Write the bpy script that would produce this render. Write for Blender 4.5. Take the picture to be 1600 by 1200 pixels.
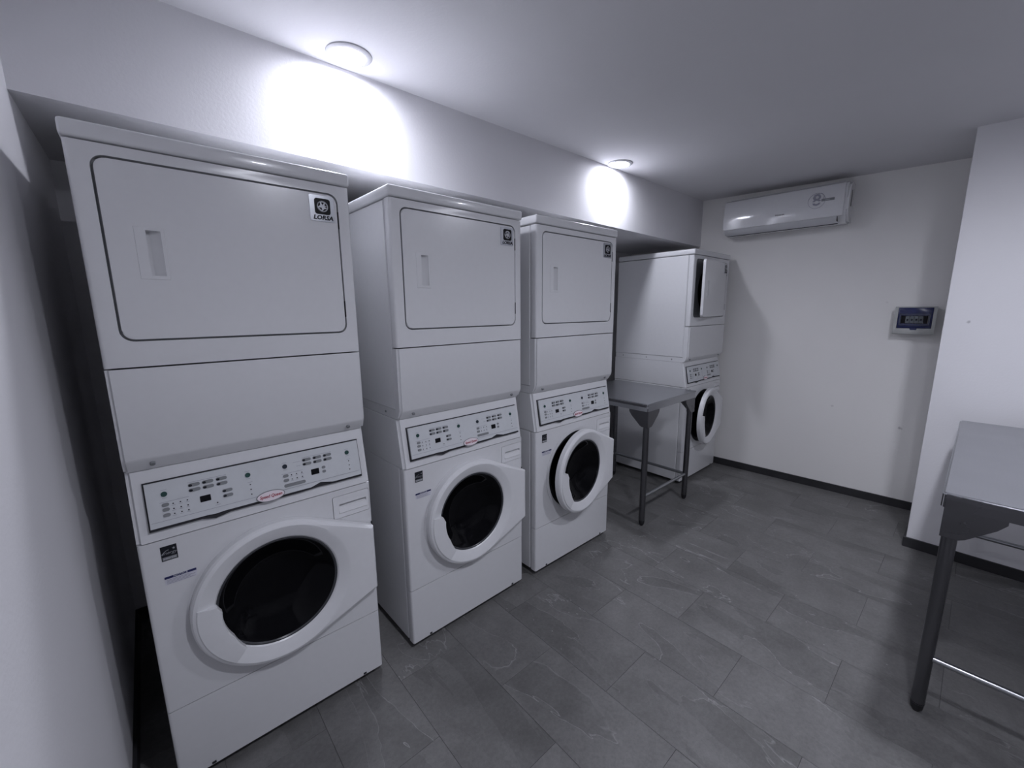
import bpy, bmesh, math, random
from mathutils import Vector, Matrix
C = bpy.context.scene.collection
S = bpy.context.scene
for o in list(bpy.data.objects): bpy.data.objects.remove(o)
PI = math.pi

# ------------------------------------------------------------------ camera
cam_d = bpy.data.cameras.new('camera'); cam = bpy.data.objects.new('camera', cam_d); C.objects.link(cam)
right = Vector((0.74926, -0.66222, -0.00834)); up = Vector((0.12350, 0.12731, 0.98414))
right.normalize(); up = (up - right*up.dot(right)).normalized(); back = right.cross(up)
M = Matrix((right, up, back)).transposed().to_4x4()
M.translation = Vector((0.09345, -1.52092, 1.52060)); cam.matrix_world = M
cam_d.sensor_width = 36; cam_d.lens = 645.58*36/1600; cam_d.clip_start = .01; cam_d.clip_end = 50
S.camera = cam
# ------------------------------------------------------------------ world and exposure
w = bpy.data.worlds.new('world'); S.world = w; w.use_nodes = True
w.node_tree.nodes['Background'].inputs[0].default_value = (.05, .05, .06, 1)
w.node_tree.nodes['Background'].inputs[1].default_value = .2
S.view_settings.view_transform = 'Standard'; S.view_settings.look = 'None'
S.view_settings.gamma = 1; S.view_settings.use_curve_mapping = False
S.view_settings.exposure = 0.0
LAMP = 480.0           # emission strength of the downlight diffusers
ROW1, ROW2 = .64, 1.24      # the row over the machines is the dimmer one
BEAM1, BEAM = 0.5, 0.6                 # how strongly the diffusers favour straight down
LAMPC = (.86, .88, 1.0, 1)

# ------------------------------------------------------------------ materials
def nodes(name):
    m = bpy.data.materials.new(name); m.use_nodes = True
    return m, m.node_tree.nodes, m.node_tree.links, m.node_tree.nodes['Principled BSDF']
def mat(name, col, rough=.5, metal=0, noise=.03, scale=40, bump=0, coat=0, trans=0, spec=.5):
    m, N, L, P = nodes(name)
    P.inputs['Roughness'].default_value = rough; P.inputs['Metallic'].default_value = metal
    P.inputs['Coat Weight'].default_value = coat; P.inputs['Transmission Weight'].default_value = trans
    P.inputs['Specular IOR Level'].default_value = spec
    tc = N.new('ShaderNodeTexCoord'); nz = N.new('ShaderNodeTexNoise'); nz.inputs['Scale'].default_value = scale
    nz.inputs['Detail'].default_value = 4
    L.new(tc.outputs['Object'], nz.inputs['Vector'])
    r = N.new('ShaderNodeValToRGB'); r.color_ramp.elements[0].position = .3; r.color_ramp.elements[1].position = .7
    r.color_ramp.elements[0].color = tuple(c*(1-noise) for c in col[:3])+(1,)
    r.color_ramp.elements[1].color = tuple(min(1, c*(1+noise)) for c in col[:3])+(1,)
    L.new(nz.outputs['Fac'], r.inputs[0]); L.new(r.outputs[0], P.inputs['Base Color'])
    if bump:
        b = N.new('ShaderNodeBump'); b.inputs['Strength'].default_value = bump; b.inputs['Distance'].default_value = .002
        L.new(nz.outputs['Fac'], b.inputs['Height']); L.new(b.outputs[0], P.inputs['Normal'])
    return m
def wall_mat(name, col, stains=()):
    m, N, L, P = nodes(name); P.inputs['Roughness'].default_value = .85; P.inputs['Specular IOR Level'].default_value = .2
    g = N.new('ShaderNodeNewGeometry')
    n1 = N.new('ShaderNodeTexNoise'); n1.inputs['Scale'].default_value = 1.3; n1.inputs['Detail'].default_value = 5
    n2 = N.new('ShaderNodeTexNoise'); n2.inputs['Scale'].default_value = 90; n2.inputs['Detail'].default_value = 3
    L.new(g.outputs['Position'], n1.inputs['Vector']); L.new(g.outputs['Position'], n2.inputs['Vector'])
    r = N.new('ShaderNodeValToRGB'); r.color_ramp.elements[0].position = .3; r.color_ramp.elements[1].position = .75
    r.color_ramp.elements[0].color = tuple(c*.95 for c in col)+(1,); r.color_ramp.elements[1].color = col+(1,)
    L.new(n1.outputs['Fac'], r.inputs[0]); cur = r.outputs[0]
    for (p, rad, amt) in stains:       # small scuffs on the plaster
        d = N.new('ShaderNodeVectorMath'); d.operation = 'DISTANCE'; d.inputs[1].default_value = p
        L.new(g.outputs['Position'], d.inputs[0])
        n3 = N.new('ShaderNodeTexNoise'); n3.inputs['Scale'].default_value = 60; L.new(g.outputs['Position'], n3.inputs['Vector'])
        ad = N.new('ShaderNodeMath'); ad.operation = 'MULTIPLY_ADD'; ad.inputs[1].default_value = rad*1.6; L.new(n3.outputs['Fac'], ad.inputs[0]); L.new(d.outputs['Value'], ad.inputs[2])
        mr = N.new('ShaderNodeMapRange'); mr.inputs['From Min'].default_value = rad*1.2; mr.inputs['From Max'].default_value = rad*1.9
        mr.inputs['To Min'].default_value = amt; mr.inputs['To Max'].default_value = 0
        L.new(ad.outputs[0], mr.inputs['Value'])
        mx = N.new('ShaderNodeMix'); mx.data_type = 'RGBA'; L.new(mr.outputs[0], mx.inputs[0]); L.new(cur, mx.inputs[6]); mx.inputs[7].default_value = (.12, .11, .12, 1)
        cur = mx.outputs[2]
    L.new(cur, P.inputs['Base Color'])
    b = N.new('ShaderNodeBump'); b.inputs['Strength'].default_value = .35; b.inputs['Distance'].default_value = .0015
    L.new(n2.outputs['Fac'], b.inputs['Height']); L.new(b.outputs[0], P.inputs['Normal'])
    return m
def slate_mat():
    m, N, L, P = nodes('slate_tile')
    g = N.new('ShaderNodeNewGeometry'); oi = N.new('ShaderNodeObjectInfo')
    off = N.new('ShaderNodeVectorMath'); off.operation = 'MULTIPLY_ADD'; off.inputs[1].default_value = (7, 7, 7)
    cmb = N.new('ShaderNodeCombineXYZ'); L.new(oi.outputs['Random'], cmb.inputs[0]); L.new(oi.outputs['Random'], cmb.inputs[2])
    L.new(cmb.outputs[0], off.inputs[0]); L.new(g.outputs['Position'], off.inputs[2])
    def noise(sc, det, rough=.6, dist=0, vec=None):
        n = N.new('ShaderNodeTexNoise'); n.inputs['Scale'].default_value = sc; n.inputs['Detail'].default_value = det
        n.inputs['Roughness'].default_value = rough; n.inputs['Distortion'].default_value = dist
        L.new(vec or off.outputs[0], n.inputs['Vector']); return n
    def ramp(src, a, b, ca, cb):
        r = N.new('ShaderNodeValToRGB'); r.color_ramp.elements[0].position = a; r.color_ramp.elements[1].position = b
        r.color_ramp.elements[0].color = (ca,)*3+(1,); r.color_ramp.elements[1].color = (cb,)*3+(1,)
        L.new(src, r.inputs[0]); return r.outputs[0]
    def mix(a, b, f, mode='MIX'):
        x = N.new('ShaderNodeMix'); x.data_type = 'RGBA'; x.blend_type = mode
        for s, v in ((6, a), (7, b)):
            if isinstance(v, tuple): x.inputs[s].default_value = v
            else: L.new(v, x.inputs[s])
        if isinstance(f, (int, float)): x.inputs[0].default_value = f
        else: L.new(f, x.inputs[0])
        return x.outputs[2]
    # layered cleft plates: steps of a stretched noise, seen as plates with thin bright and dark rims
    mp = N.new('ShaderNodeMapping'); mp.inputs['Rotation'].default_value = (0, 0, -.22); mp.inputs['Scale'].default_value = (3.0, .95, 1)
    L.new(off.outputs[0], mp.inputs['Vector'])
    big = noise(1.15, 5, .5, .6, mp.outputs[0])
    q = N.new('ShaderNodeMath'); q.operation = 'MULTIPLY'; q.inputs[1].default_value = 7; L.new(big.outputs['Fac'], q.inputs[0])
    fr = N.new('ShaderNodeMath'); fr.operation = 'FRACT'; L.new(q.outputs[0], fr.inputs[0])
    fl = N.new('ShaderNodeMath'); fl.operation = 'FLOOR'; L.new(q.outputs[0], fl.inputs[0])
    wn = N.new('ShaderNodeTexWhiteNoise'); wn.noise_dimensions = '1D'; L.new(fl.outputs[0], wn.inputs['W'])
    plate = ramp(wn.outputs['Value'], 0, 1, .87, 1.13)
    rim = ramp(fr.outputs[0], .0, .05, 1, 0)
    where = ramp(noise(1.4, 2).outputs['Fac'], .46, .58, 0, 1)
    med = noise(5, 8, .65, .3); fine = noise(70, 6, .75)
    base = mix(mix((.128, .123, .117, 1), ramp(med.outputs['Fac'], .3, .72, .085, .17), .7), plate, .75, 'MULTIPLY')
    base = mix(base, ramp(fine.outputs['Fac'], .25, .75, .62, 1.42), .55, 'MULTIPLY')
    rw = N.new('ShaderNodeMath'); rw.operation = 'MULTIPLY'; L.new(rim, rw.inputs[0]); L.new(where, rw.inputs[1])
    base = mix(base, (.27, .27, .27, 1), rw.outputs[0])
    vo = N.new('ShaderNodeTexVoronoi'); vo.inputs['Scale'].default_value = 24; L.new(off.outputs[0], vo.inputs['Vector'])
    sp = ramp(vo.outputs['Distance'], .04, .085, 1, 0)
    sw = N.new('ShaderNodeMath'); sw.operation = 'MULTIPLY'; L.new(sp, sw.inputs[0])
    L.new(ramp(noise(2.2, 3).outputs['Fac'], .55, .66, 0, .8), sw.inputs[1])
    base = mix(base, (.42, .42, .42, 1), sw.outputs[0])
    tv = ramp(oi.outputs['Random'], 0, 1, .95, 1.04); base = mix(base, tv, .8, 'MULTIPLY')
    L.new(base, P.inputs['Base Color'])
    L.new(ramp(med.outputs['Fac'], .2, .8, .42, .62), P.inputs['Roughness'])
    ht = N.new('ShaderNodeMath'); ht.operation = 'MULTIPLY_ADD'; ht.inputs[1].default_value = .35
    L.new(fine.outputs['Fac'], ht.inputs[0]); L.new(fl.outputs[0], ht.inputs[2])
    b = N.new('ShaderNodeBump'); b.inputs['Strength'].default_value = .5; b.inputs['Distance'].default_value = .0025
    L.new(ht.outputs[0], b.inputs['Height']); L.new(b.outputs[0], P.inputs['Normal'])
    return m
def steel_mat(name, col, rough):
    m, N, L, P = nodes(name); P.inputs['Metallic'].default_value = 1
    tc = N.new('ShaderNodeTexCoord'); mp = N.new('ShaderNodeMapping'); mp.inputs['Scale'].default_value = (3, 160, 160)
    L.new(tc.outputs['Object'], mp.inputs['Vector'])
    n = N.new('ShaderNodeTexNoise'); n.inputs['Scale'].default_value = 3; n.inputs['Detail'].default_value = 4; L.new(mp.outputs[0], n.inputs['Vector'])
    n2 = N.new('ShaderNodeTexNoise'); n2.inputs['Scale'].default_value = 5; n2.inputs['Detail'].default_value = 5; L.new(tc.outputs['Object'], n2.inputs['Vector'])
    r = N.new('ShaderNodeMapRange'); r.inputs['To Min'].default_value = rough-.06; r.inputs['To Max'].default_value = rough+.08
    L.new(n2.outputs['Fac'], r.inputs['Value']); L.new(r.outputs[0], P.inputs['Roughness'])
    c = N.new('ShaderNodeValToRGB'); c.color_ramp.elements[0].color = tuple(x*.93 for x in col)+(1,); c.color_ramp.elements[1].color = col+(1,)
    L.new(n.outputs['Fac'], c.inputs[0]); L.new(c.outputs[0], P.inputs['Base Color'])
    return m
def emit_mat(name, col, s, beam):
    m, N, L, P = nodes(name); P.inputs['Base Color'].default_value = col
    P.inputs['Emission Color'].default_value = col
    # lensed diffuser: sends most of its light straight down, as a recessed downlight does
    g = N.new('ShaderNodeNewGeometry'); d = N.new('ShaderNodeVectorMath'); d.operation = 'DOT_PRODUCT'
    L.new(g.outputs['Incoming'], d.inputs[0]); L.new(g.outputs['Normal'], d.inputs[1])
    a = N.new('ShaderNodeMath'); a.operation = 'ABSOLUTE'; L.new(d.outputs['Value'], a.inputs[0])
    p = N.new('ShaderNodeMath'); p.operation = 'POWER'; p.inputs[1].default_value = beam; L.new(a.outputs[0], p.inputs[0])
    q = N.new('ShaderNodeMath'); q.operation = 'MULTIPLY'; q.inputs[1].default_value = s; L.new(p.outputs[0], q.inputs[0])
    L.new(q.outputs[0], P.inputs['Emission Strength'])
    return m
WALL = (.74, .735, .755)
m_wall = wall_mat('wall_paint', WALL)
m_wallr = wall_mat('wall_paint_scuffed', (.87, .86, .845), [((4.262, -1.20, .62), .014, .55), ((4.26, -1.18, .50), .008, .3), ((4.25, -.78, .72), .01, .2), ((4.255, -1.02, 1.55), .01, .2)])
m_col = wall_mat('pillar_paint', (.80, .795, .815), [((3.6, -1.462, 1.43), .009, .4), ((3.6, -1.50, .36), .006, .3)])
m_ceil = wall_mat('ceiling_paint', (.70, .695, .715))
m_slate = slate_mat()
m_grout = mat('grout', (.07, .07, .07), .9, bump=.3)
m_base = mat('baseboard_tile', (.026, .026, .029), .5, noise=.2, scale=9)
m_enam = mat('white_enamel', (.70, .705, .72), .22, noise=.01, coat=.3)
m_enam2 = mat('white_plastic', (.73, .735, .75), .3, noise=.01)
m_panel = mat('panel_overlay', (.60, .62, .64), .35, noise=.02)
m_dark = mat('dark_gap', (.015, .015, .02), .6)
m_rub = mat('black_rubber', (.018, .018, .022), .45)
m_btn = mat('grey_button', (.22, .23, .24), .45)
m_led = mat('dark_marks', (.014, .015, .02), .5, spec=.2)
m_grn = mat('green_button', (.008, .052, .045), .4)
m_navy = mat('navy_button', (.012, .02, .035), .35)
m_disp = mat('display_black', (.005, .005, .007), .35, spec=.15)
m_red = mat('logo_red', (.36, .015, .04), .4)
m_pink = mat('logo_white', (.80, .72, .76), .35)
m_blue = mat('label_navy', (.012, .016, .09), .5)
m_lab = mat('label_white', (.62, .62, .68), .5)
m_txt = mat('label_lettering', (.30, .30, .36), .5)
m_chrome = mat('badge_chrome', (.62, .64, .68), .22, metal=.85)
m_emb = mat('emblem_silver', (.42, .43, .46), .4, metal=.5)
m_glass = mat('door_glass_dark', (.004, .004, .005), .03, spec=.10)
m_rim = mat('glass_rim', (.05, .052, .058), .2)
m_drum = mat('drum_steel', (.10, .10, .11), .35, metal=1)
m_gask = mat('gasket', (.02, .02, .022), .5)
m_galv = mat('galvanised', (.25, .26, .27), .4, metal=.7)
m_steel = steel_mat('stainless_top', (.45, .46, .48), .30)
m_steeld = steel_mat('stainless_leg_and_shaded_edge', (.17, .17, .18), .28)
m_foot = mat('black_foot', (.012, .012, .014), .5)
m_ac = mat('ac_plastic', (.72, .725, .74), .12, noise=.01, coat=.5)
m_acl = mat('ac_louvre', (.60, .61, .63), .3, noise=.01)
m_lamp = emit_mat('lamp_diffuser', LAMPC, LAMP*ROW1, BEAM1)
m_lamp2 = emit_mat('lamp_diffuser_bright', LAMPC, LAMP*ROW2, BEAM)
m_bez = mat('lamp_bezel', (.40, .40, .42), .45)
m_bbox = mat('breaker_plastic', (.42, .43, .42), .4)
m_bblue = mat('breaker_cover_blue', (.016, .022, .085), .2)
m_bwin = mat('breaker_window_smoke', (.05, .06, .10), .2)
m_brk = mat('breaker_switch', (.10, .115, .13), .4)

# ------------------------------------------------------------------ mesh helpers
def link(name, bm, m, parent=None, smooth=True, angle=.6):
    bmesh.ops.recalc_face_normals(bm, faces=bm.faces)
    me = bpy.data.meshes.new(name); bm.to_mesh(me); bm.free()
    return link_me(name, me, m, parent, smooth, angle)
def link_me(name, me, m, parent=None, smooth=True, angle=.6):
    me.materials.clear(); me.materials.append(m)
    if smooth:
        for p in me.polygons: p.use_smooth = True
        b = bmesh.new(); b.from_mesh(me)
        for e in b.edges:
            if len(e.link_faces) == 2 and e.calc_face_angle(0) > angle: e.smooth = False
        b.to_mesh(me); b.free()
    o = bpy.data.objects.new(name, me); C.objects.link(o)
    if parent: o.parent = parent
    return o
def tag(o, label=None, cat=None, group=None, kind=None):
    for k, v in (('label', label), ('category', cat), ('group', group), ('kind', kind)):
        if v: o[k] = v
    return o
def empty(name, loc, rz=0):
    o = bpy.data.objects.new(name, None); C.objects.link(o); o.location = loc; o.rotation_euler = (0, 0, rz)
    o.empty_display_size = .1; return o
def box(bm, x0, x1, y0, y1, z0, z1, r=0, seg=2, only=None):
    """box; r bevels its edges, only='z' just the four upright ones"""
    b = bmesh.new(); bmesh.ops.create_cube(b, size=1)
    for v in b.verts:
        v.co = Vector(((x0+x1)/2+v.co.x*(x1-x0), (y0+y1)/2+v.co.y*(y1-y0), (z0+z1)/2+v.co.z*(z1-z0)))
    if r:
        es = list(b.edges)
        if only: 
            i = 'xyz'.index(only); es = [e for e in b.edges if abs((e.verts[0].co-e.verts[1].co).normalized()[i]) > .9]
        bmesh.ops.bevel(b, geom=es, offset=r, segments=seg, profile=.5, affect='EDGES')
    merge(bm, b); return bm
def merge(bm, b, mx=None):
    if mx: bmesh.ops.transform(b, matrix=mx, verts=b.verts)
    me = bpy.data.meshes.new('t'); b.to_mesh(me); b.free(); bm.from_mesh(me); bpy.data.meshes.remove(me)
def prism(bm, pts, y0, y1, axis='y'):
    """extrude polygon; axis y: pts are (x,z); axis x: pts are (y,z); axis z: (x,y)"""
    def P(p, t): return {'y': (p[0], t, p[1]), 'x': (t, p[0], p[1]), 'z': (p[0], p[1], t)}[axis]
    a = [bm.verts.new(P(p, y0)) for p in pts]; b = [bm.verts.new(P(p, y1)) for p in pts]
    bm.faces.new(a); bm.faces.new(b[::-1])
    n = len(pts)
    for i in range(n): bm.faces.new((a[i], a[(i+1) % n], b[(i+1) % n], b[i]))
    return bm
def rrect(x0, x1, z0, z1, r, n=6):
    out = []
    for cx, cz, a0 in ((x1-r, z1-r, 0), (x0+r, z1-r, PI/2), (x0+r, z0+r, PI), (x1-r, z0+r, 1.5*PI)):
        for i in range(n+1): a = a0+PI/2*i/n; out.append((cx+r*math.cos(a), cz+r*math.sin(a)))
    return out
def ell(cx, cz, a, b, n=20): return [(cx+a*math.cos(2*PI*i/n), cz+b*math.sin(2*PI*i/n)) for i in range(n)]
def stadium(cx, cz, hw, hh, n=6):
    return rrect(cx-hw, cx+hw, cz-hh, cz+hh, min(hw, hh)*.98, n)
def cyl(bm, p0, p1, r0, r1=None, n=20, cap=True):
    p0, p1 = Vector(p0), Vector(p1); r1 = r0 if r1 is None else r1
    d = p1-p0; b = bmesh.new()
    bmesh.ops.create_cone(b, cap_ends=cap, segments=n, radius1=r0, radius2=r1, depth=d.length)
    merge(bm, b, Matrix.Translation((p0+p1)/2) @ d.to_track_quat('Z', 'Y').to_matrix().to_4x4()); return bm
def lathe(bm, prof, cx, cz, n=96, rfun=None, closed=True, angs=None):
    """spin profile of (r, y, k) about the y axis through (cx, cz); k: share of the outline radius"""
    angs = angs or [2*PI*i/n for i in range(n)]
    rings = []
    for a in angs:
        ring = []
        for p in prof:
            r = p[0]
            if rfun and len(p) > 2: r = rfun(a)+p[0]
            ring.append(bm.verts.new((cx+r*math.cos(a), p[1], cz+r*math.sin(a))))
        rings.append(ring)
    m = len(prof)
    for i in range(len(angs)):
        A, B = rings[i], rings[(i+1) % len(angs)]
        for j in range(m if closed else m-1):
            bm.faces.new((A[j], A[(j+1) % m], B[(j+1) % m], B[j]))
    return bm
def tmp(bm):
    bmesh.ops.recalc_face_normals(bm, faces=bm.faces)
    me = bpy.data.meshes.new('t'); bm.to_mesh(me); bm.free()
    o = bpy.data.objects.new('t', me); C.objects.link(o); return o
def cut(bm, cutters):
    """real openings: subtract cutter solids, return the resulting mesh"""
    o = tmp(bm); cs = [tmp(c) for c in cutters]
    for c in cs:
        md = o.modifiers.new('b', 'BOOLEAN'); md.operation = 'DIFFERENCE'; md.object = c; md.solver = 'EXACT'
    dg = bpy.context.evaluated_depsgraph_get(); dg.update()
    me = bpy.data.meshes.new_from_object(o.evaluated_get(dg))
    for x in [o]+cs: bpy.data.objects.remove(x)
    return me
def text(s, size, mx, name, m, parent, depth=.0003, align='CENTER', shear=0, sx=1, bold=0):
    cu = bpy.data.curves.new('t', 'FONT'); cu.body = s; cu.size = size; cu.extrude = depth; cu.align_x = align; cu.align_y = 'CENTER'; cu.shear = shear
    cu.resolution_u = 2; cu.offset = bold
    o = bpy.data.objects.new('t', cu); C.objects.link(o)
    dg = bpy.context.evaluated_depsgraph_get(); dg.update()
    me = bpy.data.meshes.new_from_object(o.evaluated_get(dg)); bpy.data.objects.remove(o); bpy.data.curves.remove(cu)
    me.transform(Matrix.Diagonal((sx, 1, 1, 1))); me.transform(mx)
    return link_me(name, me, m, parent, smooth=False)
UPR = Matrix.Rotation(PI/2, 4, 'X')          # text upright, readable from -y
def kids(o): return [c for c in bpy.data.objects if c.parent == o]
def copy_tree(o, parent=None):
    c = o.copy(); C.objects.link(c); c.parent = parent
    for ch in ALLK[o]: copy_tree(ch, c)
    return c

# ------------------------------------------------------------------ room
XL = -.112; YB = 1.10; YS = .378; YF = -3.3
def ceil_z(y): return 2.512+.024*(y-.39)
def wall_x(y): return 4.205-.049*(y-.10)
fl = tag(link('floor', box(bmesh.new(), XL-.1, 4.6, YF-.1, YB+.1, -.12, -.0016), m_grout), kind='structure')
# tiles 0.30 x 0.60 laid in half bond, long side away from the machines
tcache = {}
def tile(x0, x1, y0, y1):
    k = (round(x1-x0, 3), round(y1-y0, 3))
    if k not in tcache:
        bm = bmesh.new(); sx, sy = (x1-x0)/2, (y1-y0)/2
        b = bmesh.new(); bmesh.ops.create_cube(b, size=1)
        for v in b.verts: v.co = Vector((v.co.x*2*sx, v.co.y*2*sy, -.0055+v.co.z*.011))
        bmesh.ops.bevel(b, geom=[e for e in b.edges if min(v.co.z for v in e.verts) > -.001], offset=.0006, segments=1, affect='EDGES')
        merge(bm, b); me = bpy.data.meshes.new('tile'); bm.to_mesh(me); bm.free(); me.materials.append(m_slate); tcache[k] = me
    o = bpy.data.objects.new('tile', tcache[k]); C.objects.link(o); o.parent = fl
    o.location = ((x0+x1)/2, (y0+y1)/2, random.uniform(-.0003, 0)); return o
random.seed(4)
G = .0006
for k in range(-3, 13):
    x0 = .714+.2975*k; x1 = x0+.2975; x0c, x1c = max(x0, XL), min(x1, 4.42)
    if x1c-x0c < .02: continue
    off = -.398 if k % 2 == 1 else -.698
    if k == -1: off = -.402
    for j in range(-6, 5):
        y0 = off+.598*j; y1 = y0+.598; y0c, y1c = max(y0, YF), min(y1, YB)
        if y1c-y0c < .02: continue
        tile(x0c+G, x1c-G, y0c+G, y1c-G)
ZT = 2.62
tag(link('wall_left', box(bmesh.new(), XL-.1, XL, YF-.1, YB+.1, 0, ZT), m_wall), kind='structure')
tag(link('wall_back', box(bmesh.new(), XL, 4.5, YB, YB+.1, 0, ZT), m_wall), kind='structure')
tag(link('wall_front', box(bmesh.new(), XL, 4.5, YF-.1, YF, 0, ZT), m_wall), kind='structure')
b = bmesh.new(); prism(b, [(wall_x(YB), YB), (wall_x(YF), YF), (4.6, YF), (4.6, YB)], 0, ZT, 'z')
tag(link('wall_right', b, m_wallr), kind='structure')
tag(link('wall_pillar', box(bmesh.new(), 3.6, wall_x(-1.36)+.08, YF, -1.362, 0, ZT, .006, 2, 'z'), m_col), kind='structure')
b = bmesh.new(); prism(b, [(YF-.1, ceil_z(YF-.1)), (YB+.1, ceil_z(YB+.1)), (YB+.1, ZT+.1), (YF-.1, ZT+.1)], XL-.1, 4.6, 'x')
tag(link('ceiling', b, m_ceil), kind='structure')
b = bmesh.new(); prism(b, [(XL, 2.142), (4.4, 2.094), (4.4, ZT), (XL, ZT)], YS, YB)
me = link('ceiling_soffit', b, m_wall); tag(me, kind='structure')
for n, a in (('baseboard_left', (XL, XL+.012, YF, YB)), ('baseboard_back', (XL+.012, 4.1, YB-.012, YB)), ('baseboard_pillar', (3.588, 3.6, YF, -1.350)), ('baseboard_return', (3.6, 4.2, -1.362, -1.350))):
    tag(link(n, box(bmesh.new(), *a, 0, .064, .001, 1), m_base), kind='structure')
b = bmesh.new(); prism(b, [(wall_x(YB-.012)-.012, YB-.012), (wall_x(-1.35)-.012, -1.35), (wall_x(-1.35), -1.35), (wall_x(YB-.012), YB-.012)], 0, .062, 'z')
tag(link('baseboard_right', b, m_base), kind='structure')

# ------------------------------------------------------------------ ceiling lights
def downlight(x, y, label, lamp):
    z = ceil_z(y); t = empty('ceiling_light', (x, y, z)); tag(t, label, 'light', 'recessed ceiling lights')
    t.rotation_euler = (math.atan(.024), 0, 0)
    b = bmesh.new(); prof = [(.060, .0), (.060, -.0085), (.064, -.0085), (.078, -.0075), (.085, -.004), (.086, 0)]
    rings = []
    for i in range(48):
        a = 2*PI*i/48; rings.append([b.verts.new((r*math.cos(a), r*math.sin(a), zz)) for r, zz in prof])
    for i in range(48):
        A, B = rings[i], rings[(i+1) % 48]
        for j in range(5): b.faces.new((A[j], A[j+1], B[j+1], B[j]))
    link('bezel', b, m_bez, t)
    b = bmesh.new(); bmesh.ops.create_circle(b, cap_ends=True, segments=48, radius=.0605, matrix=Matrix.Translation((0, 0, -.0098)) @ Matrix.Rotation(PI, 4, 'X'))
    link('diffuser', b, lamp, t, smooth=False)
downlight(.828, .262, 'round white recessed downlight above the gap between the first two machines', m_lamp)
downlight(2.705, .291, 'round white recessed downlight farther along the soffit, nearer the air conditioner', m_lamp)
downlight(.85, -1.68, 'round white recessed downlight above the viewer, nearer the left wall', m_lamp2)
downlight(2.42, -1.68, 'round white recessed downlight above the long steel table by the pillar', m_lamp2)

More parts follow.
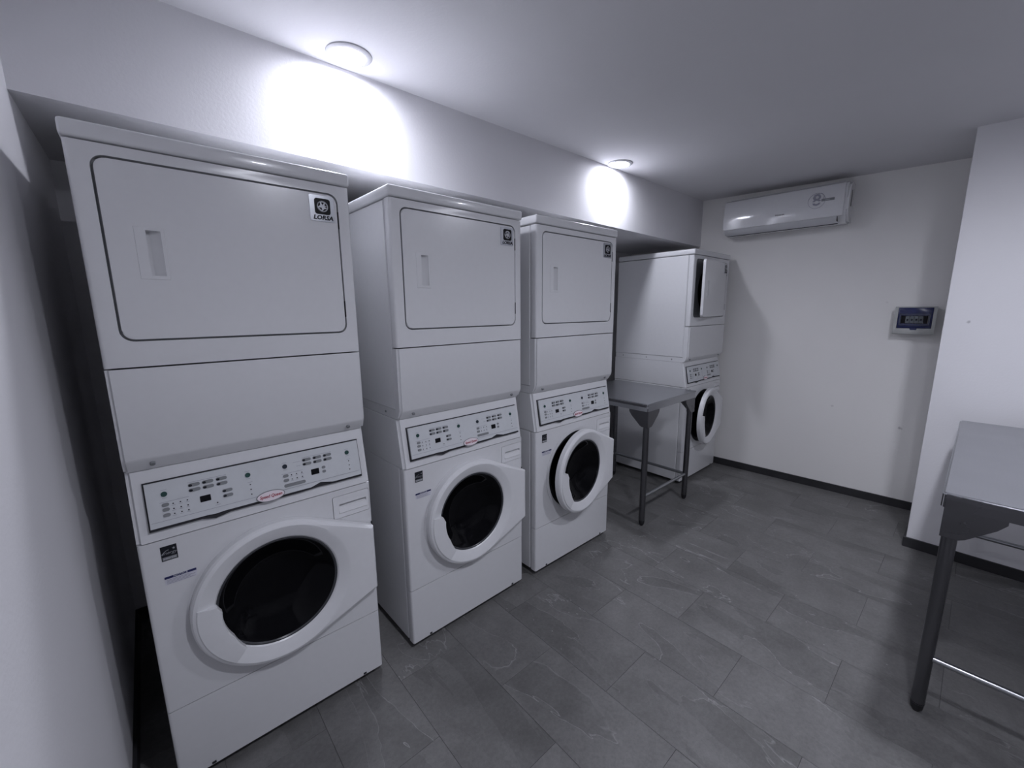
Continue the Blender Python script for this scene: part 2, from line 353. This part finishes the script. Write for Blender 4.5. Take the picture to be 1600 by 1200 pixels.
# ------------------------------------------------------------------ stacked washer and dryer
W = .683; D = .705
def make_machine():
    t = empty('laundry_machine', (0, 0, 0))
    # --- cabinets
    def shell(z0, z1, y0, in_=0):
        b = box(bmesh.new(), in_, W-in_, y0, D-in_, z0, z1, .004, 1)
        c = box(bmesh.new(), in_+.012, W-in_-.012, y0-.05, D-in_-.012, z0+.012, z1-.012)
        return cut(b, [c])
    link_me('washer_cabinet', shell(.030, .860, .046), m_enam, t)
    link_me('dryer_cabinet', shell(1.114, 1.9385, .046), m_enam, t)
    link('stacking_flange', box(bmesh.new(), .003, W-.003, .034, D-.003, 1.072, 1.1135, .002, 1), m_enam, t)
    # --- washer front with port and dispenser pocket
    cx, cz = .34, .570
    b = box(bmesh.new(), 0, W, 0, .045, .2955, .8605, .009, 3, 'z')
    port = bmesh.new(); cyl(port, (cx, -.1, cz), (cx, .2, cz), .236, n=96)
    me = cut(b, [port, prism(bmesh.new(), rrect(.538, .676, .748, .838, .008), -.02, .020)])
    link_me('washer_front_panel', me, m_enam, t)
    b = bmesh.new(); lathe(b, [(.236, .004), (.256, .0), (.258, -.0035), (.238, -.004), (.233, .004), (.233, .03), (.236, .03)], cx, cz)
    link('port_surround', b, m_enam, t)
    b = bmesh.new(); lathe(b, [(.235, .012), (.205, .018), (.178, .05), (.172, .09), (.18, .12), (.20, .12), (.238, .06)], cx, cz)
    link('door_gasket', b, m_gask, t)
    b = bmesh.new(); lathe(b, [(.17, .121), (.26, .121), (.262, .135), (.262, .60), (.01, .61), (.01, .60), (.25, .59), (.25, .14), (.17, .13)], cx, cz, 64)
    link('washer_drum', b, m_drum, t)
    link('door_latch', box(bmesh.new(), .091, .099, -.003, .004, .545, .590, .001, 1), m_btn, t)
    link('toe_panel', box(bmesh.new(), 0, W, .001, .045, .030, .2925, .009, 3, 'z'), m_enam, t)
    for x in (.05, W-.05):
        for y in (.07, D-.06):
            b = bmesh.new(); cyl(b, (x, y, 0), (x, y, .031), .017, .013); link('levelling_foot', b, m_foot, t)
    for x in (.085, .60): link('toe_clip', box(bmesh.new(), x, x+.012, -.0015, .002, .033, .041, .001, 1), m_dark, t)
    # --- control housing, leaning back
    ys = lambda z: .036*(z-.8635)/(1.0715-.8635)
    b = bmesh.new(); prism(b, [(ys(.8635), .8635), (ys(1.0715), 1.0715), (D, 1.0715), (D, .8635)], 0, W, 'x')
    es = [e for e in b.edges if max(v.co.y for v in e.verts) < .04 and abs(e.verts[0].co.x-e.verts[1].co.x) < .01]
    bmesh.ops.bevel(b, geom=es, offset=.011, segments=3, affect='EDGES')
    link('control_housing', b, m_enam, t)
    # --- control panel: plate on the slope
    cp = empty('control_panel', (0, 0, 0)); bpy.data.objects.remove(cp)
    sl = math.atan(.20)
    # local plate frame: u along x, v up the slope
    z0p = .904
    PM = Matrix.Translation((0, -.0085, z0p)) @ Matrix.Rotation(-sl, 4, 'X')
    cs = math.cos(sl)
    V = lambda z: (z-.003-z0p)/cs
    notch = [(.6505, 0), (.545, 0), (.503, .010), (.470, 0), (.40, 0), (.215, 0), (.190, -.002), (.168, 0), (.036, 0)]
    pts = [(.036, V(1.036)), (.6505, V(1.036))]+notch
    b = bmesh.new(); prism(b, pts, 0, .014)
    bmesh.ops.transform(b, matrix=PM, verts=b.verts)
    cp = link('control_panel', b, m_panel, t)
    b = bmesh.new()
    prism(b, [(.032, V(1.040)), (.6545, V(1.040)), (.6545, -.009), (.55, -.008), (.50, -.006), (.44, -.009), (.23, -.009), (.19, -.017), (.155, -.009), (.032, -.009)], .007, .016)
    bmesh.ops.transform(b, matrix=PM, verts=b.verts)
    link('panel_shadow_gap', b, m_dark, cp)
    b = bmesh.new(); box(b, .040, .647, -.0004, .001, V(.9235), V(.9225)); box(b, .33, .647, -.0004, .001, V(.9235), V(.9225))
    bmesh.ops.transform(b, matrix=PM, verts=b.verts); link('printed_line', b, m_txt, cp)
    def item(name, pts, m, d=.0016, cache={}):
        b = bmesh.new(); n = len(pts); cxx = sum(p[0] for p in pts)/n; czz = sum(p[1] for p in pts)/n
        prism(b, [(p[0]-cxx, p[1]-czz) for p in pts], -d, .001)
        o = link(name, b, m, cp); o.matrix_local = PM @ Matrix.Translation((cxx, 0, czz)); return o
    dx = -.004
    for u in (.1525, .1865, .2215):
        for z in (1.0075, .9925): item('cycle_button', stadium(u+dx, V(z), .0145, .0052), m_btn)
    for u in (.4715, .5065, .5415):
        for z in (1.0065, .992): item('cycle_button', stadium(u+dx, V(z), .0145, .0050), m_btn)
    for z in (.9675, .952): item('option_button', stadium(.2325+dx, V(z), .0135, .005), m_btn)
    for z in (.968, .954, .938): item('key_button', stadium(.0805+dx, V(z), .0085, .0052), m_btn)
    for z in (.967, .952): item('key_button', stadium(.4+dx, V(z), .0085, .0052), m_btn)
    item('wide_button', stadium(.425+dx, V(.934), .034, .0055), m_btn)
    for z in (.966, .9515): item('small_button', stadium(.524+dx, V(z), .0062, .0050), m_btn)
    for u, m_ in ((.081, m_grn), (.292, m_grn), (.401, m_navy), (.612, m_grn)):
        item('start_button', ell(u+dx, V(.999), .0075, .0075), m_, .0022)
    item('display', rrect(.1615+dx, .1885+dx, V(.9495), V(.968), .0015, 2), m_disp, .0008)
    item('display', rrect(.481+dx, .5075+dx, V(.9485), V(.968), .0015, 2), m_disp, .0008)
    b = bmesh.new()
    def dot(u, z, r=.0019): prism(b, ell(u+dx, V(z), r, r, 8), -.0012, .0005)
    for u in (.098, .115, .1315):
        for z in (.967, .952, .9375): dot(u, z)
    for u in (.418, .434, .451):
        for z in (.9665, .952): dot(u, z)
    for u in (.295, .6145):
        for z in (.967, .9515, .936): dot(u, z)
    dot(.203, .937)
    for u in (.1435, .1775, .2125):
        for z in (1.0068, .9918): prism(b, ell(u+dx, V(z), .0048, .0036, 10), -.0021, .0005)
    for u in (.4625, .4975, .5325):
        for z in (1.0058, .9915): prism(b, ell(u+dx, V(z), .0048, .0036, 10), -.0021, .0005)
    for z in (.9668, .9515): prism(b, ell(.2245+dx, V(z), .0045, .0034, 10), -.0021, .0005)
    bmesh.ops.transform(b, matrix=PM, verts=b.verts); tag(link('indicator_lights', b, m_led, cp), kind='stuff')
    b = bmesh.new()                                    # tiny printed captions and rules, too small to read
    def dash(u0, u1, z, h=.0009): prism(b, [(u0+dx, V(z)), (u1+dx, V(z)), (u1+dx, V(z+h)), (u0+dx, V(z+h))], -.0004, .0004)
    for u in (.081, .292, .401, .612): dash(u-.007, u+.007, 1.0105); dash(u-.006, u+.006, .9865)
    dash(.068, .137, .9755); dash(.388, .455, .974); dash(.138, .235, 1.0155); dash(.457, .556, 1.0145)
    dash(.427, .450, 1.005); dash(.437, .450, .991); dash(.288, .302, .9745); dash(.608, .622, .973); dash(.196, .211, .930)
    for u in (.098, .115, .1315):
        for z in (.9615, .9465, .932): dash(u-.0045, u+.0045, z)
    for u in (.418, .434, .451):
        for z in (.961, .9465): dash(u-.0045, u+.0045, z)
    bmesh.ops.transform(b, matrix=PM, verts=b.verts); tag(link('printed_captions', b, m_txt, cp), kind='stuff')
    o = item('logo_rim', ell(.3435, V(.9155), .0425, .0180, 40), m_btn, .0028)
    o = item('logo_plate', ell(.3435, V(.9155), .0400, .0158, 40), m_pink, .0034)
    text('Speed Queen', .0145, PM @ Matrix.Translation((.3435, -.0040, V(.9155))) @ UPR, 'logo_lettering', m_red, cp, shear=.25, sx=.84, bold=.0002)
    # --- detergent drawer
    b = box(bmesh.new(), .540, .6745, -.001, .018, .750, .8365, .006, 3, 'y')
    slot = bmesh.new()
    prism(slot, [(-.02, .770), (-.02, .806), (.014, .802), (.014, .797)], .562, .664, 'x')
    me = cut(b, [slot]); dr = link_me('detergent_drawer', me, m_enam2, t)
    b = bmesh.new(); prism(b, [(-.002, .767), (-.004, .770), (.0005, .792), (.003, .792), (.002, .767)], .560, .666, 'x'); link('drawer_pull', b, m_enam2, dr)
    link('drawer_slot_shadow', box(bmesh.new(), .563, .663, .0130, .0150, .798, .8035), m_btn, dr)
    # --- labels on the washer front
    l = link('energy_label', box(bmesh.new(), .048, .086, -.0008, .001, .794, .840), m_led, t)
    link('label_band', box(bmesh.new(), .050, .084, -.0012, 0, .796, .806), m_btn, l)
    text('energy', .0135, Matrix.Translation((.066, -.0012, .818)) @ UPR, 'label_script', m_chrome, l, shear=.4)
    text('ENERGY STAR', .0055, Matrix.Translation((.067, -.0016, .801)) @ UPR, 'label_script', m_lab, l, sx=.85)
    b = bmesh.new(); st = [(.079+(.0048 if i % 2 == 0 else .0019)*math.sin(PI*i/5), .829+(.0048 if i % 2 == 0 else .0019)*math.cos(PI*i/5)) for i in range(10)]
    prism(b, st, -.0016, 0); link('label_star', b, m_chrome, l)
    b = bmesh.new()
    for i in range(12):
        a0 = PI*.55+i*.09; a1 = a0+.09; f = lambda a, r: (.070+1.3*r*math.cos(a), .813+r*math.sin(a))
        prism(b, [f(a0, .0150), f(a1, .0150), f(a1, .0136), f(a0, .0136)], -.0016, 0)
    link('label_arc', b, m_chrome, l)
    l = link('notice_label', box(bmesh.new(), .047, .123, -.0006, .001, .717, .743), m_lab, t)
    b = bmesh.new(); box(b, .047, .123, -.0010, 0, .736, .743); link('label_band', b, m_blue, l)
    text('NOTICE', .0095, Matrix.Translation((.085, -.0012, .7395)) @ UPR, 'label_script', m_lab, l)
    b = bmesh.new()
    for k in range(4): box(b, .051, .119-.012*(k % 2), -.0010, 0, .7195+.0038*k, .7207+.0038*k)
    tag(link('label_small_print', b, m_txt, l), kind='stuff')
    # --- washer door (origin at the hinge)
    hx = .675; dr = None; R = .252
    P1, P2 = Vector((.333, .120)), Vector((.333, -.142))
    import itertools
    def hull(pts):
        pts = sorted(pts); 
        def half(ps):
            h = []
            for p in ps:
                while len(h) > 1 and (h[-1][0]-h[-2][0])*(p[1]-h[-2][1])-(h[-1][1]-h[-2][1])*(p[0]-h[-2][0]) <= 0: h.pop()
                h.append(p)
            return h
        a, b_ = half(pts), half(pts[::-1]); return a[:-1]+b_[:-1]
    H = hull([(R*math.cos(2*PI*i/240), R*math.sin(2*PI*i/240)) for i in range(240)]+[tuple(P1), tuple(P2)])
    def rfun(a):
        d = (math.cos(a), math.sin(a)); best = R
        for i in range(len(H)):
            p, q = H[i], H[(i+1) % len(H)]; ex, ey = q[0]-p[0], q[1]-p[1]
            den = d[0]*ey-d[1]*ex
            if abs(den) < 1e-12: continue
            tt = (p[0]*ey-p[1]*ex)/den; ss = (p[0]*d[1]-p[1]*d[0])/den
            if tt > 0 and -1e-6 <= ss <= 1+1e-6: best = max(best, tt)
        return best
    angs = sorted(set([2*PI*i/120 for i in range(120)]+[math.atan2(P1.y, P1.x) % (2*PI), math.atan2(P2.y, P2.x) % (2*PI)]))
    b = bmesh.new()
    prof = [(.187, -.004), (.187, -.020), (.193, -.026), (.226, -.040), (.236, -.0425), (-.012, -.0415, 1), (-.005, -.038, 1), (0, -.030, 1), (0, -.005, 1)]
    lathe(b, prof, cx-hx, cz, rfun=rfun, angs=angs)
    wd = link('washer_door', b, m_enam2, t, angle=.3); wd.location = (hx, 0, 0)
    X = cx-hx
    b = bmesh.new(); lathe(b, [(.1875, -.019), (.180, -.020), (.160, -.008), (.135, .025), (.09, .045), (.04, .052), (.0005, .053), (.0005, .058), (.04, .057), (.09, .050), (.14, .028), (.166, -.004), (.1875, -.010)], X, cz)
    link('door_glass', b, m_glass, wd)
    b = bmesh.new(); lathe(b, [(.188, -.016), (.188, -.023), (.184, -.0235), (.180, -.020), (.180, -.014)], X, cz)
    link('glass_rim', b, m_rim, wd)
    b = bmesh.new(); N_ = 26; ra, rb = [], []
    a0, a1 = math.radians(168), math.radians(229)
    rows = []
    for i in range(N_+1):
        a = a0+(a1-a0)*i/N_; e = min(1, min(i, N_-i)/1.0)
        rin = .187-(.015*min(1, (i+.0)/3)*min(1, (N_-i)/8)); 
        c, s = math.cos(a), math.sin(a)
        rows.append([b.verts.new((X+r*c, y, cz+r*s)) for r, y in ((.240, -.041), (.236, -.0455), (.20, -.0475), (rin+.003, -.046), (rin, -.041), (rin, -.022), (.24, -.022))])
    for i in range(N_):
        for j in range(7): b.faces.new((rows[i][j], rows[i][(j+1) % 7], rows[i+1][(j+1) % 7], rows[i+1][j]))
    b.faces.new(rows[0]); b.faces.new(rows[-1][::-1])
    link('door_grip', b, m_enam2, wd, angle=.35)
    b = bmesh.new(); box(b, .6765, .6805, -.0035, .004, .425, .695, .001, 1)
    link('hinge_gap_shade', b, m_dark, t)  # shade of the narrow gap beside the door, drawn as a dark strip
    # --- dryer lower panel, tucked in at the bottom
    b = bmesh.new(); prism(b, [(0, 1.3700), (0, 1.118), (.004, 1.108), (.026, 1.082), (.030, 1.0755), (.045, 1.0755), (.045, 1.3700)], 0, W, 'x')
    es = [e for e in b.edges if max(v.co.y for v in e.verts) < .0305 and abs(e.verts[0].co.x-e.verts[1].co.x) < .01]
    bmesh.ops.bevel(b, geom=es, offset=.009, segments=3, affect='EDGES')
    lp = link('service_panel', b, m_enam, t)
    for x in (.064, .622):
        b = bmesh.new(); cyl(b, (x, .0085, 1.0915), (x, .016, 1.0985), .0065, n=14); s = link('screw', b, m_btn, lp)
    for y in (.14, .38, .62):
        b = bmesh.new(); cyl(b, (.0005, y, 1.093), (.006, y, 1.093), .005, n=12); link('side_screw', b, m_btn, t)
    # --- dryer front with its door opening
    b = box(bmesh.new(), 0, W, 0, .045, 1.3745, 1.9385, .009, 3, 'z')
    c1 = prism(bmesh.new(), rrect(.042, .6435, 1.4435, 1.9117, .030), -.02, .024)
    c2 = bmesh.new(); cyl(c2, (.343, 0, 1.672), (.343, .2, 1.672), .200, n=72)
    df = link_me('dryer_front_panel', cut(b, [c1, c2]), m_enam, t)
    b = bmesh.new(); prism(b, rrect(.0425, .643, 1.444, 1.911, .030), .0225, .0235)
    c2 = bmesh.new(); cyl(c2, (.343, -.1, 1.672), (.343, .2, 1.672), .200, n=72)
    link_me('port_frame', cut(b, [c2]), m_galv, df)
    b = bmesh.new(); lathe(b, [(.200, .022), (.205, .046), (.215, .07), (.30, .075), (.30, .60), (.01, .61), (.01, .60), (.29, .59), (.29, .085), (.205, .08), (.195, .05)], .343, 1.66, 64)
    link('dryer_drum', b, m_drum, t)
    # --- dryer door
    hx2 = .6405; q = lambda u: u-hx2
    b = bmesh.new(); prism(b, rrect(q(.0480), q(.6383), 1.4492, 1.9060, .025), 0, .020)
    es = [e for e in b.edges if max(v.co.y for v in e.verts) < .001]
    bmesh.ops.bevel(b, geom=es, offset=.0022, segments=2, affect='EDGES')
    ck = bmesh.new()                     # pocket: deep at its left, running out to the right
    A = [(q(.128), -.02), (q(.128), .0185), (q(.135), .0188), (q(.143), .0150), (q(.151), .0090), (q(.159), .0005), (q(.159), -.02)]
    prism(ck, A, 1.620, 1.738, 'z')
    dd = link_me('dryer_door', cut(b, [ck]), m_enam, t, angle=.3); dd.location = (hx2, 0, 0)
    b = bmesh.new()
    fr = box(bmesh.new(), q(.104), q(.168), -.0012, .001, 1.610, 1.747, .001, 1)
    ck = bmesh.new(); prism(ck, [(q(.1275), -.02), (q(.1275), .02), (q(.1590), .02), (q(.1590), -.02)], 1.620, 1.739, 'z')
    link_me('door_handle', cut(fr, [ck]), m_enam, dd)
    bd = link('badge_plate', prism(bmesh.new(), rrect(q(.551), q(.629), 1.818, 1.900, .005), -.0028, .001), m_chrome, dd)
    link('badge_square', prism(bmesh.new(), rrect(q(.5665), q(.6165), 1.8405, 1.8905, .008), -.0040, -.002), m_disp, dd)
    ex, ez = q(.5915), 1.8655
    b = bmesh.new(); lathe(b, [(.0180, -.0038), (.0165, -.0056), (.0140, -.0050), (.0005, -.0050), (.0005, -.0036), (.0180, -.0036)], ex, ez, 40)
    link('badge_emblem', b, m_emb, dd, smooth=False)
    b = bmesh.new()                                    # dark curved cut-outs of the emblem
    for a0, a1, r0, r1 in ((2.2, 3.2, .0080, .0148), (3.5, 4.5, .0055, .0120), (4.7, 5.8, .0085, .0145), (.1, .9, .0065, .0135), (1.2, 1.9, .0030, .0125), (5.95, 6.3, .0050, .0140)):
        n = 6; o_ = [(ex+r1*math.cos(a0+(a1-a0)*k/n), ez+r1*math.sin(a0+(a1-a0)*k/n)) for k in range(n+1)]
        i_ = [(ex+(r0+(r1-r0)*.7*abs(k-n/2)/(n/2))*math.cos(a0+(a1-a0)*k/n), ez+(r0+(r1-r0)*.7*abs(k-n/2)/(n/2))*math.sin(a0+(a1-a0)*k/n)) for k in range(n, -1, -1)]
        prism(b, o_+i_, -.0056, -.0048)
    tag(link('emblem_cutouts', b, m_disp, dd), kind='stuff')
    text('LORSA', .0185, Matrix.Translation((q(.5915), -.0030, 1.8295)) @ UPR, 'badge_lettering', m_led, dd, shear=.2, sx=1.12, depth=.0005, bold=.0007)
    for z in (1.50, 1.80): link('hinge_knuckle', box(bmesh.new(), .6408, .6436, -.0008, .012, z, z+.055), m_dark, t)
    # --- lid
    b = box(bmesh.new(), -.004, W+.004, -.005, D, 1.9425, 1.984, .0085, 4)
    link('top_lid', b, m_enam, t)
    return t
m1 = make_machine()
ALLK = {o: kids(o) for o in bpy.data.objects}
machines = [m1]+[copy_tree(m1) for _ in range(3)]
POS = [(0, 0, 0), (.833, .005, .0188), (1.613, .012, -.001), (3.430, .066, -.002)]
LAB = ['white stacked washer and dryer nearest the left wall, the largest in view',
       'white stacked washer and dryer second from the left wall, its round washer door shut',
       'white stacked washer and dryer third from the left, round washer door ajar, dryer door shut',
       'white stacked washer and dryer beyond the small steel table, both doors open']
for t, p, l in zip(machines, POS, LAB):
    t.location = (p[0], p[1], 0); t.rotation_euler = (0, 0, p[2]); tag(t, l, 'washing machine', 'stacked laundry machines along the soffit wall')
def child(t, nm): return [c for c in bpy.data.objects if c.parent == t and c.name.split('.')[0] == nm][0]
child(machines[2], 'washer_door').rotation_euler = (0, 0, math.radians(5.5))
child(machines[3], 'washer_door').rotation_euler = (0, 0, math.radians(6.5))
child(machines[3], 'dryer_door').rotation_euler = (0, 0, math.radians(7))

# ------------------------------------------------------------------ steel work tables
def table(name, x0, x1, y0, y1, zt, braces, label, legin=.045, edge_m=None):
    edge_m = edge_m or m_steeld  # long table: shade on its edge is put in as darker leg steel
    t = empty(name, ((x0+x1)/2, (y0+y1)/2, 0)); ox, oy = (x0+x1)/2, (y0+y1)/2
    X0, X1, Y0, Y1 = x0-ox, x1-ox, y0-oy, y1-oy
    b = box(bmesh.new(), X0, X1, Y0, Y1, zt-.008, zt, .014, 3, 'z')
    top = [e for e in b.edges if min(v.co.z for v in e.verts) > zt-.001]
    bmesh.ops.bevel(b, geom=top, offset=.006, segments=3, affect='EDGES')
    link('tabletop', b, m_steel, t, angle=.9)
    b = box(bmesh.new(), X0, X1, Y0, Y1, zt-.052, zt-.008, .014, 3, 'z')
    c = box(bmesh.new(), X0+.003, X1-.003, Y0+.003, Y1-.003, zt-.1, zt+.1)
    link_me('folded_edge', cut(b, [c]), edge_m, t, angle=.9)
    for sx in (X0+legin, X1-legin):
        b = bmesh.new(); box(b, sx-.05, sx+.05, Y0+.01, Y1-.01, zt-.02, zt-.004)
        link('under_channel', b, m_steeld, t)
    L = {}
    for i, sx in enumerate((X0+legin, X1-legin)):
        for j, sy in enumerate((Y0+legin-.01, Y1-legin+.01)):
            b = bmesh.new(); cyl(b, (sx, sy, .035), (sx, sy, zt-.05), .0205, n=24)
            lg = link('leg', b, m_steeld, t)
            b = bmesh.new(); cyl(b, (sx, sy, .012), (sx, sy, .040), .0175, .0210, n=20); cyl(b, (sx, sy, 0), (sx, sy, .012), .011, .0165, n=20)
            link('foot', b, m_foot, lg)
            dx = 1 if i == 0 else -1; dy = 1 if j == 0 else -1
            b = bmesh.new(); z1 = zt-.052; ex, ey = sx-dx*.026, sy-dy*.024
            def plate(axis, d, at, start):
                pr = [(0, z1+.02), (.145, z1+.02), (.145, z1-.018), (.125, z1-.045), (.06, z1-.105), (.045, z1-.113), (0, z1-.113)]
                prism(b, [(start+d*p[0], p[1]) for p in pr], at-.0012, at+.0012, axis)
            plate('y', dx, ey, ex); plate('x', dy, ex, ey)
            cyl(b, (sx, sy, z1-.113), (sx, sy, z1), .0235, n=20)
            link('leg_bracket', b, m_steeld, t); L[(i, j)] = (sx, sy)
    for a_, b_, z in braces:
        b = bmesh.new(); cyl(b, L[a_]+(z,), L[b_]+(z,), .0115, n=16); link('brace', b, m_steel if name != 'x' else m_steeld, t)
    tag(t, label, 'table', 'stainless steel work tables'); return t
table('work_table', 2.545, 3.245, -.108, .62, .890, [((0, 0), (1, 0), .212), ((1, 0), (1, 1), .212), ((0, 1), (1, 1), .212)],
      'small stainless steel work table between the third machine and the far machine', .036, m_steel)
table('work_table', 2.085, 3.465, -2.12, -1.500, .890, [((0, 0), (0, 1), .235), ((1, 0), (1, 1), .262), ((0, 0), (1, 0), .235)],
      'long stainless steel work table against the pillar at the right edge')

# ------------------------------------------------------------------ air conditioner
ang = math.atan(.049)
yc = -.315; ac = empty('air_conditioner', (wall_x(yc)-.001, yc, 2.285), ang)
tag(ac, 'white wall-mounted split air conditioner high on the far wall', 'air conditioner')
H0, H1 = -.432, .432
body = [(0, .142), (-.06, .148), (-.150, .142), (-.176, .128), (-.188, .10), (-.196, .02), (-.193, -.06), (-.186, -.10), (-.150, -.134), (-.12, -.146), (-.03, -.146), (0, -.135)]
def bev(b, r, f): bmesh.ops.bevel(b, geom=[e for e in b.edges if f(e)], offset=r, segments=4, affect='EDGES')
b = bmesh.new(); prism(b, [(p[0]*.97, p[1]) for p in body], H0, H1)
bev(b, .014, lambda e: abs(e.verts[0].co.y-e.verts[1].co.y) < .001 and min(v.co.x for v in e.verts) < -.01 and max(v.co.x for v in e.verts) < 0)
link('ac_body', b, m_ac, ac)
b = bmesh.new(); pr = [(-.150, .1435), (-.178, .130), (-.190, .10), (-.1985, .02), (-.1965, -.05), (-.193, -.098), (-.188, -.100), (-.188, .09), (-.172, .122), (-.15, .135)]
prism(b, pr, H0+.030, H1-.004)
link('front_cover', b, m_ac, ac, angle=.5)
b = bmesh.new(); pr = [(-.191, -.101), (-.186, -.115), (-.158, -.138), (-.140, -.1475), (-.136, -.143), (-.16, -.13), (-.184, -.100)]
prism(b, pr, H0+.062, H1-.035); link('louvre_flap', b, m_acl, ac)
b = bmesh.new(); box(b, -.145, -.128, H0+.060, H1-.033, -.149, -.1455); link('flap_gap', b, m_dark, ac); link('flap_gap', box(bmesh.new(), -.192, -.14, H0+.0595, H0+.0615, -.135, -.10), m_dark, ac)
b = bmesh.new(); box(b, -.118, -.092, H0-.0012, H0+.002, -.03, .085, .001, 1); link('side_vent', b, m_dark, ac)
b = bmesh.new()
for k in range(14):
    box(b, -.150+k*.0095, -.146+k*.0095, H0+.04, H1-.04, .1425, .1475)
tag(link('top_grille', b, m_acl, ac), kind='stuff')
TX = Matrix(((0, 0, -1, 0), (-1, 0, 0, 0), (0, 1, 0, 0), (0, 0, 0, 1)))     # text readable from -x
text('Hisense', .017, Matrix.Translation((-.1985, .002, -.035)) @ TX, 'brand_lettering', m_led, ac, depth=.0008, sx=1.2)
text('8', .120, Matrix.Translation((-.1978, -.235, .03)) @ TX, 'sticker_figure', m_txt, ac, depth=.0005, bold=.0012)
b = bmesh.new()
def ringx(cy, cz_, r, w_):
    n = 28; rows = [[b.verts.new((x, cy+rr*math.cos(2*PI*i/n), cz_+rr*math.sin(2*PI*i/n))) for rr, x in ((r, -.1995), (r-w_, -.1995), (r-w_, -.196), (r, -.196))] for i in range(n)]
    for i in range(n):
        for j in range(4): b.faces.new((rows[i][j], rows[i][(j+1) % 4], rows[(i+1) % n][(j+1) % 4], rows[(i+1) % n][j]))
ringx(-.235, .028, .055, .002); ringx(-.252, .052, .028, .002); link('sticker_ring', b, m_txt, ac)
st = link('sticker_tag', box(bmesh.new(), -.1992, -.196, -.345, -.265, .018, .036, .0005, 1), m_btn, ac)
text('years', .013, Matrix.Translation((-.1994, -.305, .027)) @ TX, 'sticker_lettering', m_lab, ac, depth=.0004)

# ------------------------------------------------------------------ breaker box
yb = -1.186; bb = empty('breaker_box', (wall_x(yb)-.001, yb, 1.421), ang)
tag(bb, 'small grey electrical breaker box with blue cover on the far wall', 'breaker box')
link('back_box', box(bmesh.new(), -.062, 0, -.104, .104, -.096, .094, .006, 2), m_bbox, bb)
b = bmesh.new(); prism(b, [(-.062, .098), (-.076, .094), (-.082, -.060), (-.084, -.070), (-.076, -.098), (-.060, -.100)], -.108, .108)
bevs = [e for e in b.edges if abs(e.verts[0].co.y-e.verts[1].co.y) > .1]
bmesh.ops.bevel(b, geom=bevs, offset=.003, segments=2, affect='EDGES')
cc = box(bmesh.new(), -.2, -.064, -.090, .090, -.056, .090)
link_me('front_frame', cut(b, [cc]), m_bbox, bb)
b = box(bmesh.new(), -.080, -.071, -.0895, .0895, -.0555, .0895, .004, 2)
cc = prism(bmesh.new(), [(p[0], p[1]) for p in rrect(-.070, .072, -.022, .034, .004)], -.2, 0, 'x')
cv = link_me('blue_cover', cut(b, [cc]), m_bblue, bb)
b = bmesh.new(); box(b, -.083, -.079, -.078, .080, .040, .046); box(b, -.083, -.079, -.078, .080, -.034, -.028); box(b, -.083, -.079, -.078, -.072, -.034, .046); box(b, -.083, -.079, .074, .080, -.034, .046)
link('window_frame', b, m_bwin, cv)
link('cover_tab', box(bmesh.new(), -.084, -.076, -.018, .018, -.068, -.050, .002, 1), m_bblue, cv)
for k in range(6):
    br = link('breaker', box(bmesh.new(), -.074, -.066, -.066+k*.023, -.045+k*.023, -.020, .032, .001, 1), m_disp if k in (0, 5) else m_brk, bb)
    if k not in (0, 5): link('breaker_lever', box(bmesh.new(), -.077, -.073, -.060+k*.023, -.051+k*.023, -.002, .010, .001, 1), m_led, br)
# ------------------------------------------------------------------ round black fitting on the pillar's side
ws = empty('wall_socket', (3.90, -1.362, 1.414)); tag(ws, 'round black wall fitting on the hidden side of the pillar, right of the breaker box', 'wall fitting')
b = bmesh.new(); cyl(b, (0, -.001, 0), (0, .009, 0), .050, .048, n=36); link('cover_plate', b, m_foot, ws)
b = bmesh.new(); cyl(b, (0, .009, 0), (0, .012, 0), .030, .028, n=28); link('socket_insert', b, m_rub, ws)
